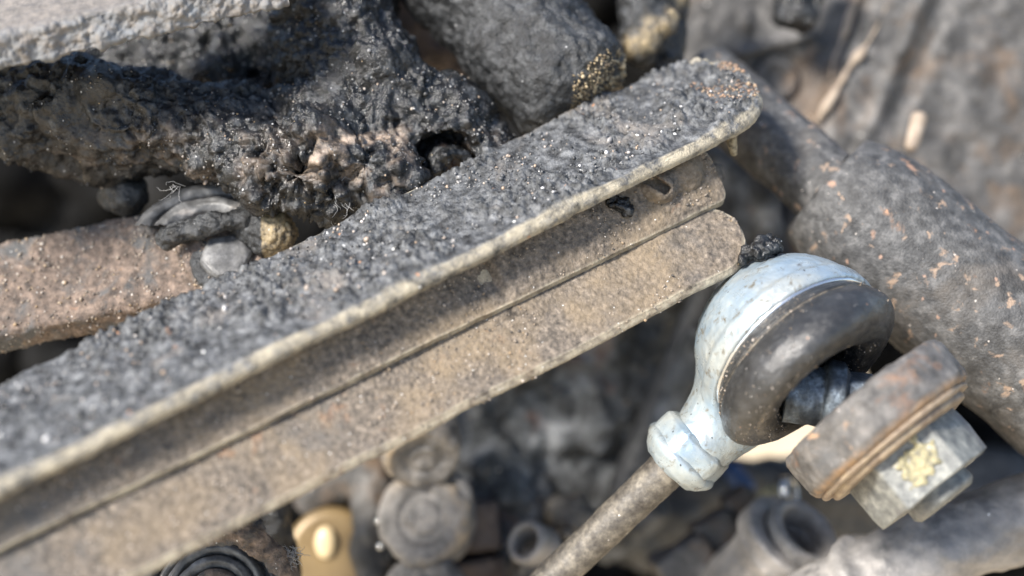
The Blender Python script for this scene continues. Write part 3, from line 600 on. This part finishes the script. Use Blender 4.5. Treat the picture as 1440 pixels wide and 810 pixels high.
# left arm with bolt, knob and rubber lip
arm = thing('rusty_arm', 'rusty brown arm end with bolt head, left of the beam', 'arm', P(230, 380, 26.6))
lv = norm(P(345, 346, 26.3) - P(-160, 452, 26.6)); lf = norm(np.array([.05, -.88, .45])); lm = (P(345, 346, 26.3) + P(-160, 452, 26.6)) / 2
abody = solid('arm_body', [('+', s_box(lm, lv, lf, (np.linalg.norm(P(345, 346, 26.3) - P(-160, 452, 26.6)) / 2, .36, R(76, 26)), .14), .1), ('+', s_cyl(P(338, 346, 26.3) - lf * .42, P(338, 346, 26.3) + lf * .42, R(72, 26), .16), .15),
                   ('+', s_cyl(P(318, 366, 26.0) - lf * .3, P(318, 366, 26.0) + lf * .30, R(58, 26), .10), .15), ('-', s_cap(P(100, 470, 25.6), P(250, 436, 25.6), .14, .08), .1)], M_arm, arm, .04,
      disp=lambda p: .05 * fbm(p, 1.8, 3, s=141) + .045 * beads(p, 8, 142) * np.clip(.3 + fbm(p, 1.1, 2, s=144), 0, 1) + .025 * fbm(p, 11, 3, s=143))
solid('sandy_knob', [('+', s_sph(P(381, 328, 25.75), R(33, 25.7)), .1), ('+', s_sph(P(352, 316, 25.9), R(28, 25.7)), .2)], M_cyl, arm, .03, attr=lambda p: (p[:, 0] > P(372, 0, 25.7)[0]) * 1.0, disp=lambda p: .04 * fbm(p, 4, 4, s=145) + .05 * beads(p, 11, 146))
solid('crust_band', [('+', s_cap(P(236, 334, 25.55), P(300, 314, 25.5), .20, .18), .1), ('+', s_cap(P(300, 314, 25.5), P(356, 306, 25.6), .18, .15), .1)], M_cyl, arm, .03, disp=lambda p: .04 * fbm(p, 5, 4, s=147) + .03 * beads(p, 12, 149), attr=lambda p: np.zeros(len(p)))
bax = lf
bh = hexprism('bolt_head', P(320, 368, 25.75) + lf * .05, bax, R(40, 25.3), .22, M_lip, arm, rot=.2, bev=.13, disp=lambda p: .02 * fbm(p, 4, 3, s=148))
lathe('bolt_flange', P(320, 368, 25.75), bax, [(.1, .0), (.62, .0), (.67, .05), (.62, .10), (.1, .11)], M_cyl, arm, 80, .04, disp=lambda p: -.03 * fbm(p, 4, 3, s=150))
p1, n1 = surf_points(arm.children[1], 1700, lambda p: p[:, 0] + .25 * fbm(p, 3, 2) > P(366, 0, 25.7)[0]); sz = np.exp(RNG.normal(-3.7, .4, len(p1))); grains('knob_grit', p1 + n1 * (sz * .2)[:, None], sz, M_crust, arm)
pp, pn = surf_points(abody, 1800); sz = np.exp(RNG.normal(-4.0, .4, len(pp)))
grains('arm_grit', pp + pn * (sz * .3)[:, None], sz, M_dust, arm)
# curved rubber lips over the arm
seal = thing('rubber_seal', 'curved grey rubber seal lip lying on the rusty arm', 'seal', P(270, 290, 25.8))
lathe('outer_lip', P(288, 338, 25.5), (-.05, -.74, .66), [(1.42, -.6), (1.42, -.02), (1.36, .10), (1.22, .13), (1.12, .06), (1.08, -.16), (1.03, .06), (.94, .17), (.78, .18), (.68, .08), (.62, -.2), (.4, -.2)], M_lip, seal, 160, .03, disp=lambda p: -.03 * fbm(p, 3, 4, s=151) - .012 * beads(p, 9, 4), keep=lambda c: c[:, 2] > P(0, 316, 25.5)[2])
lump = solid('dirt_lump', [('+', s_ell(P(178, 276, 26.7), (R(30, 26), R(30, 26), R(32, 26))), .1), ('+', s_sph(P(160, 268, 26.8), .3), .15)], M_cyl, None, .035, disp=lambda p: .08 * fbm(p, 2.5, 4, s=161), attr=lambda p: np.zeros(len(p)))
tag(lump, 'dark stone-like lump of dirt under the sludge casting', 'dirt')

# ================================================================== UPPER RIGHT
hs = thing('alloy_housing', 'grey alloy housing with faint ring boss at upper right', 'housing', P(1150, 80, 33))
n1, n2 = 330, 200
gx, gz = np.meshgrid(np.linspace(930, 1640, n1), np.linspace(-120, 420, n2), indexing='ij'); q = np.stack([gx, gz], -1).reshape(-1, 2)
ln = lambda a, b, wd: np.exp(-((((q[:, 0] - a[0]) * (b[1] - a[1]) - (q[:, 1] - a[1]) * (b[0] - a[0])) / math.hypot(b[0] - a[0], b[1] - a[1])) / wd) ** 2)
sd = ((q[:, 0] - 1150) * (-150) - (q[:, 1] - 165) * (60)) / 161.5           # signed distance from the seam, >0 left
h = 31.0 - .35 * np.tanh((-sd) / 14) + 0 - .02 * np.minimum(sd, 0) * .12
rr = np.hypot(q[:, 0] - 1092, q[:, 1] - 112); h = h - .10 * np.exp(-((rr - 24) / 8) ** 2) * (q[:, 1] > 60) + .14 * np.exp(-((rr - 36) / 5) ** 2)
h = h - .22 * np.exp(-((q[:, 0] - 1052) / 9) ** 2 - ((q[:, 1] - 28) / 12) ** 2) - .25 * ln((1060, 70), (1140, 50), 9) * (q[:, 0] > 1040) * (q[:, 0] < 1145)
p3 = np.stack([q[:, 0] * .016, q[:, 1] * .016, 0 * q[:, 0]], 1); h = h - .22 * np.exp(-((sd + 75) / 12) ** 2) + .10 * np.exp(-((sd + 105) / 16) ** 2) + .06 * np.sin(sd / 9.0) * (sd < -110) * .5 + .10 * fbm(p3, .5, 4, s=171) + .03 * fbm(p3, 5, 3, s=172)
pts = np.stack([(q[:, 0] - 720) * .0005 * h, h, -(q[:, 1] - 405) * .0005 * h], 1); f = grid_faces(n1, n2)
if normals(pts, f)[:, 1].mean() > 0: f = f[:, ::-1]
ho = mesh_obj('housing_wall', pts, f, M_house, hs); so = ho.modifiers.new('thickness', 'SOLIDIFY'); so.thickness = .006; so.offset = -1
tube('seam', [P(1212, -30, 31.0), P(1190, 40, 31.0), P(1174, 80, 31.0), P(1168, 110, 31.0)], [.06, .06, .05, .04], M_seam, hs, 16, 90, disp=lambda p: .03 * fbm(p, 3, 3, s=175))
tube('ridge', [P(1262, -40, 30.68), P(1232, 40, 30.68), P(1192, 100, 30.68), P(1150, 172, 30.75)], [.05, .06, .07, .08], M_seam, hs, 16, 90, disp=lambda p: .06 * fbm(p, 2, 3, s=176))
solid('crust_block', [('+', s_box(P(1130, -12, 30.0), (1, 0, -.35), (0, 1, 0), (.42, .4, .8), .15), .1)], M_sludge, hs, .06, disp=lambda p: .12 * fbm(p, 3, 4, s=177), attr=lambda p: np.zeros(len(p)))
solid('pale_stud', [('+', s_cap(P(1282, 205, 29.0), P(1292, 168, 29.2), .14, .17), .1)], M_seam, hs, .05)
# tube with wider sleeve
tb = thing('cross_tube', 'grey rust spotted tube with wider sleeve behind the ball joint', 'tube', P(1200, 300, 28))
T0 = P(985, 112, 29.2); T1 = P(1160, 262, 27.3); T2 = P(1560, 590, 26.2)
td = norm(T1 - T0); td2 = norm(T2 - T1)
tube('inner_tube', [T0, T1 + td * .3], [R(54, 29), R(54, 27.5)], M_tube, tb, 80, 120, disp=lambda p: .03 * fbm(p, 2, 4, s=181) + .012 * beads(p, 8, 183))
lathe('sleeve', T1, td2, [(.30, -.01), (1.06, .0), (1.14, .03), (1.19, .12), (1.36, .6), (1.47, 1.3), (1.52, 9.0)], M_tube, tb, 160, .05, disp=lambda p: -1 * (.03 * fbm(p, 1.6, 4, s=185) + .03 * beads(p, 8, 187) * np.clip(fbm(p, .9, 2, s=188) + .3, 0, 1)))
lathe('contact_shade_ring', T1, td2, [(.70, -.05), (.76, -.04), (.78, -.01), (.77, .02), (.70, .02)], M_under, tb, 100, .04)  # black ring put in as the contact shadow where tube meets sleeve
# dark bracket between beam tip and tube
bk = thing('dark_bracket', 'dark out of focus bracket between beam end and tube', 'bracket', P(1060, 310, 31))
solid('bracket_body', [('+', s_box(P(1045, 300, 31), (.3, 0, -1), (0, 1, 0), (1.6, .4, .75), .15), .1), ('+', s_cap(P(1085, 240, 30.6), P(1062, 400, 30.6), .28, .20), .3), ('+', s_cap(P(1010, 230, 31), P(1040, 420, 31), .5), .3)], M_back, bk, .08, disp=lambda p: .08 * fbm(p, 1.2, 4, s=191))

# ================================================================== BELOW THE BEAM (out of focus)
gb = thing('wrinkled_casting', 'dark wrinkled oily casting out of focus below the beam', 'casting', P(800, 580, 31))
solid('casting_body', [('+', s_cap(P(700, 560, 32), P(700, 720, 31.5), 1.0, .8), .2), ('+', s_cap(P(690, 640, 31.2), P(740, 770, 31.0), .55, .8), .4), ('+', s_cap(P(830, 480, 32.6), P(800, 650, 32.4), 1.3, 1.0), .5), ('+', s_cap(P(900, 430, 33), P(880, 600, 32.6), 1.0, .9), .5),
                       ('+', s_sph(P(860, 700, 32.6), 1.2), .5), ('+', s_cap(P(740, 540, 31.0), P(800, 520, 31.4), .35, .3), .3), ('+', s_cap(P(668, 560, 30.9), P(690, 690, 30.8), .22), .3), ('-', s_cap(P(880, 500, 31.2), P(876, 545, 31.2), .2), .2), ('-', s_sph(P(708, 570, 30.6), .3), .2), ('-', s_cap(P(760, 560, 30.8), P(740, 680, 30.6), .3), .3)],
      M_back, gb, .08, warp=lambda p: .35 * np.stack([fbm(p, .9, 3, s=201), fbm(p, .9, 3, s=202), fbm(p, .9, 3, s=203)], 1), disp=lambda p: .14 * fbm(p, 1.6, 4, s=204))
pp, pn = surf_points(gb.children[0], 45); grains('bright_flecks', pp, np.full(len(pp), .055), M_dust, gb)
sh = thing('dark_shaft', 'dark straight shaft running behind the link rod', 'shaft', P(920, 570, 31))
tube('shaft_body', [P(1010, 370, 31.6), P(850, 760, 31.0)], [.38, .38], M_dark, sh, 32, 60, disp=lambda p: .03 * fbm(p, 2, 3, s=206))
tube('shaft_sleeve', [P(985, 470, 31.0), P(925, 610, 30.8)], [.34, .30], M_back, sh, 32, 40, disp=lambda p: .05 * fbm(p, 2, 3, s=207))
# stacked round end caps
def end_cap(px, py, d, r, label, ax):
    t = thing('end_cap', label, 'cap', P(px, py, d), 'round caps below the beam')
    c = P(px, py, d); rr = R(r, d)
    pr = resample([(.02, .10), (rr * .30, .10), (rr * .42, .02), (rr * .52, .03), (rr * .60, .11), (rr * .84, .15), (rr * .96, .08), (rr, -.05), (rr * 1.0, -.9)], .04)
    lathe('cap_body', c, ax, pr, M_cap, t, 90, raw=True, attr=(np.repeat(np.exp(-((pr[:, 0] - rr * .90) / (.14 * rr)) ** 2) * (pr[:, 1] > -.1), 90) * np.tile(np.clip(.5 + .8 * np.cos(np.linspace(0, 2 * np.pi, 90) * 1.0 + px), 0, 1), len(pr))), disp=lambda p: -.05 * fbm(p, 2.2, 4, s=int(px + py)) + .16 * np.clip(beads(p, 2.0, int(px)) - .55, 0, 1))
    return t
cax = norm(np.array([-.25, -.80, .38]))
end_cap(594, 640, 28.4, 56, 'upper round cap touching the lower edge of the beam', norm(np.array([.12, -.62, -.50])))
end_cap(596, 728, 28.8, 66, 'middle round cap with ringed face, below the cap touching the beam', norm(np.array([-.12, -.85, .2])))
end_cap(592, 838, 28.6, 62, 'lowest round cap cut off by the bottom edge of the picture', norm(np.array([-.2, -.75, .4])))
sp = thing('spring_leg', 'pale curved strip wrapped beside the middle round cap', 'strip', P(645, 690, 29))
tube('strip_body', [P(638, 668, 29.0), P(652, 688, 28.9), P(652, 712, 28.9), P(640, 735, 29.0)], [.10, .16, .17, .10], M_cap, sp, 20, 60, attr=None)
hz = thing('grey_bracket', 'blurred grey bracket behind the brass plug and caps', 'bracket', P(510, 700, 31))
solid('bracket_plate', [('+', s_cap(P(520, 640, 30.4), P(530, 830, 30.0), .45, .5), .3), ('+', s_cap(P(440, 700, 31.2), P(530, 640, 30.6), .5), .4)], M_house, hz, .07, disp=lambda p: .10 * fbm(p, 1.8, 4, s=211))
for i, (x, y) in enumerate(((533, 733), (535, 768), (571, 798))):
    solid('bright_rivet', [('+', s_sph(P(x, y, 29.2), .085), .05)], M_chrome, hz, .03)
br = thing('brass_plug', 'round ochre brass plug with painted highlight spot below the beam', 'plug', P(466, 770, 30))
lathe('plug_face', P(466, 778, 30.4), norm(np.array([.05, -1, .1])), [(.02, .06), (.80, .05), (.92, .0), (.98, -.12), (.98, -1.5)], M_brass, br, 80, .06)
solid('glint', [('+', s_ell(P(458, 763, 30.3), (.24, .16, .36)), .1)], M_glint, br, .05)  # raised pale spot imitating a highlight on the plug
# bush with seal at bottom left
bs = thing('round_bush', 'crusty round bush with seal, lower left under the beam', 'bush', P(300, 790, 24.6))
bax2 = norm(np.array([-.15, -.45, -.80])); bc = P(300, 838, 24.6); 
bax2 = norm(np.array([-.05, -.62, .30]))
lathe('shell', bc, bax2, [(1.40, -1.2), (1.40, -.1), (1.36, .05), (1.27, .10), (1.18, .06), (1.12, -.1), (1.12, -.4)], M_arm, bs, 160, .03, disp=lambda p: -.04 * fbm(p, 3, 4, s=221))
lathe('seal_ring', bc, bax2, [(1.14, -.3), (1.12, -.10), (1.05, -.04), (.98, -.10), (.95, -.2), (.92, .0), (.85, .06), (.78, .02), (.74, -.10), (.70, .04), (.60, .08), (.52, -.02), (.50, -.3)], M_lip, bs, 160, .03, disp=lambda p: -.02 * fbm(p, 4, 3, s=223))
lathe('core', bc, bax2, [(.50, -.25), (.48, .02), (.42, .08), (.30, .08), (.25, -.05), (.24, -.6), (.02, -.6)], M_arm, bs, 100, .04, disp=lambda p: -.03 * fbm(p, 4, 4, s=225))
solid('crust', [('+', s_cap(P(240, 756, 24.3), P(350, 746, 24.4), .16, .22), .1), ('+', s_cap(P(350, 746, 24.4), P(398, 800, 24.5), .22, .16), .1)], M_arm, bs, .03, disp=lambda p: .07 * fbm(p, 4, 4, s=227) + .04 * beads(p, 9, 3))
fibres('fluff', [P(412 + RNG.normal(0, 7), 783 + RNG.normal(0, 6), 24.7) for _ in range(40)], .28, M_fibre, bs, .008, 5)
# block column behind the bush
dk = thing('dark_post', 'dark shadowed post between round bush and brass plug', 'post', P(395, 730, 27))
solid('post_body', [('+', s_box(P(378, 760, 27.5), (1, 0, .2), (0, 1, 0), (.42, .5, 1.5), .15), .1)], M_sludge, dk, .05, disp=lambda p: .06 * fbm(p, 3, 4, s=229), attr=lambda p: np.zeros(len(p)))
# brown blocks at bottom centre
for (x, y, hw, hh, lab) in ((668, 735, .55, .52, 'square brown block to the right of the round caps'), (655, 805, 1.1, .36, 'long brown block at the bottom edge right of the round caps')):
    b = thing('brown_block', lab, 'block', P(x, y, 31), 'brown blocks')
    solid('block_body', [('+', s_box(P(x, y, 30.8), (1, 0, .12), (0, 1, 0), (hw, .7, hh), .08), .1)], M_brown, b, .06, disp=lambda p: .04 * fbm(p, 2, 3, s=int(x)))
# eyelet tab next to the rod
ey = thing('eyelet_tab', 'pale steel tab with rolled eyelet beside the link rod', 'tab', P(745, 770, 29))
lathe('eyelet', P(740, 762, 29.0), norm(np.array([-.60, -.70, .40])), [(.30, -.5), (.30, .03), (.35, .08), (.43, .06), (.46, -.02), (.46, -.6)], M_alloy, ey, 60, .03, attr=None)
solid('tab_body', [('+', s_cap(P(760, 790, 29.5), P(740, 860, 29.3), .55, .7), .2), ('+', s_cap(P(790, 720, 30.2), P(815, 735, 30.0), .35, .42), .3)], M_rod, ey, .06, disp=lambda p: .05 * fbm(p, 2, 3, s=231), attr=lambda p: np.zeros(len(p)))
cb = thing('clamp_block', 'small pale blurred clamp block left of the link rod', 'clamp', P(805, 722, 30))
solid('clamp_body', [('+', s_box(P(802, 722, 30.2), (1, 0, .3), (0, 1, 0), (.42, .4, .32), .14), .1), ('+', s_sph(P(798, 752, 29.4), .15), .1)], M_rod, cb, .05, disp=lambda p: .04 * fbm(p, 2, 3, s=233), attr=lambda p: np.zeros(len(p)))

# ================================================================== LOWER RIGHT (out of focus)
hA = P(975, 890, 30.6); hB = P(1118, 748, 28.5); hd = norm(hB - hA); hl = np.linalg.norm(hB - hA)
hc = thing('clamped_hose', 'grey pipe end with raised clamp bands at bottom right', 'pipe', P(1060, 800, 29.4))
lathe('pipe_body', hA, hd, [(.02, 0), (.78, 0), (.80, .1), (.82, hl - .55), (.86, hl - .5), (.86, hl - .1)], M_alloy, hc, 100, .05, disp=lambda p: -.04 * fbm(p, 2, 4, s=241))
lathe('clamp_band', hA, hd, [(.82, hl - .62), (.97, hl - .60), (1.0, hl - .55), (1.0, hl - .16), (.96, hl - .10), (.78, hl - .08), (.60, hl - .12)], M_alloy, hc, 100, .04, disp=lambda p: -.025 * fbm(p, 3, 3, s=243))
lathe('front_ring', hB + hd * .22 + np.array([.12, 0, -.10]), hd, [(.44, -.5), (.68, -.36), (.78, -.26), (.80, -.12), (.76, .0), (.66, .03), (.56, -.02), (.52, -.2), (.50, -.6), (.02, -.6)], M_alloy, hc, 90, .04, disp=lambda p: -.03 * fbm(p, 3, 3, s=245))
kn = thing('cream_knob', 'cream plastic knob with small bright metal ring above the pipe end', 'knob', P(1090, 700, 30))
solid('knob_body', [('+', s_ell(P(1088, 706, 30.2), (.36, .36, .42)), .1), ('+', s_sph(P(1076, 716, 30.2), .28), .15)], M_yellow, kn, .05, disp=lambda p: .03 * fbm(p, 2, 3, s=247))
lathe('metal_ring', P(1112, 692, 30.0), norm(np.array([.8, -.5, .2])), [(.22, -.1), (.24, .05), (.30, .06), (.34, 0), (.34, -.12), (.22, -.12)], M_chrome, kn, 48, .03)
for i, (x, y, w, h, lab) in enumerate(((962, 792, .62, .42, 'lowest grey cube of the three beside the pipe end'), (1006, 748, .42, .36, 'middle grey cube of the three beside the pipe end'), (1042, 712, .34, .36, 'upper grey cube of the three, behind the pipe end'))):
    b = thing('grey_cube', lab, 'block', P(x, y, 31), 'grey cubes at bottom right')
    solid('cube_body', [('+', s_box(P(x, y, 30.2 + .3 * i), (.85, .1, .5), (0, 1, 0), (w, .5, h), .10), .1)], M_house, b, .06, disp=lambda p: .05 * fbm(p, 2, 3, s=250 + int(x)))
lp = thing('lower_pipe', 'grey curved casting in the bottom right corner below the nut', 'casting', P(1250, 790, 27))
solid('pipe_casting', [('+', s_cap(P(1130, 870, 27.0), P(1300, 775, 27.0), R(62, 27), R(56, 27)), .1), ('+', s_cap(P(1300, 775, 27.0), P(1560, 690, 27.0), R(56, 27), R(60, 27)), .3), ('+', s_tor(P(1230, 810, 26.9), hd, R(62, 27), .14), .15), ('-', s_cap(P(1200, 800, 26.0), P(1300, 745, 26.0), .08), .08)],
      M_alloy, lp, .05, disp=lambda p: .06 * fbm(p, 1.6, 4, s=261))
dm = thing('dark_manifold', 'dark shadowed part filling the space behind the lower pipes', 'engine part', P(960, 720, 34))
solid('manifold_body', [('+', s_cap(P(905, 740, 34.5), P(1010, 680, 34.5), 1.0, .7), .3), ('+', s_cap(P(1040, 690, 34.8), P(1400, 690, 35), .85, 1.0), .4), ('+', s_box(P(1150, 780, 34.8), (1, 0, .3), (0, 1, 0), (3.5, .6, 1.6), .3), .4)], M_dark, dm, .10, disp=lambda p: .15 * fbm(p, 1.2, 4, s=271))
bl = thing('blue_clip', 'small dark blue plastic clip in shadow beside the joint neck', 'clip', P(1038, 672, 32))
solid('clip_body', [('+', s_cap(P(1030, 662, 32.4), P(1046, 684, 32.4), .22, .26), .1)], M_blue, bl, .06)
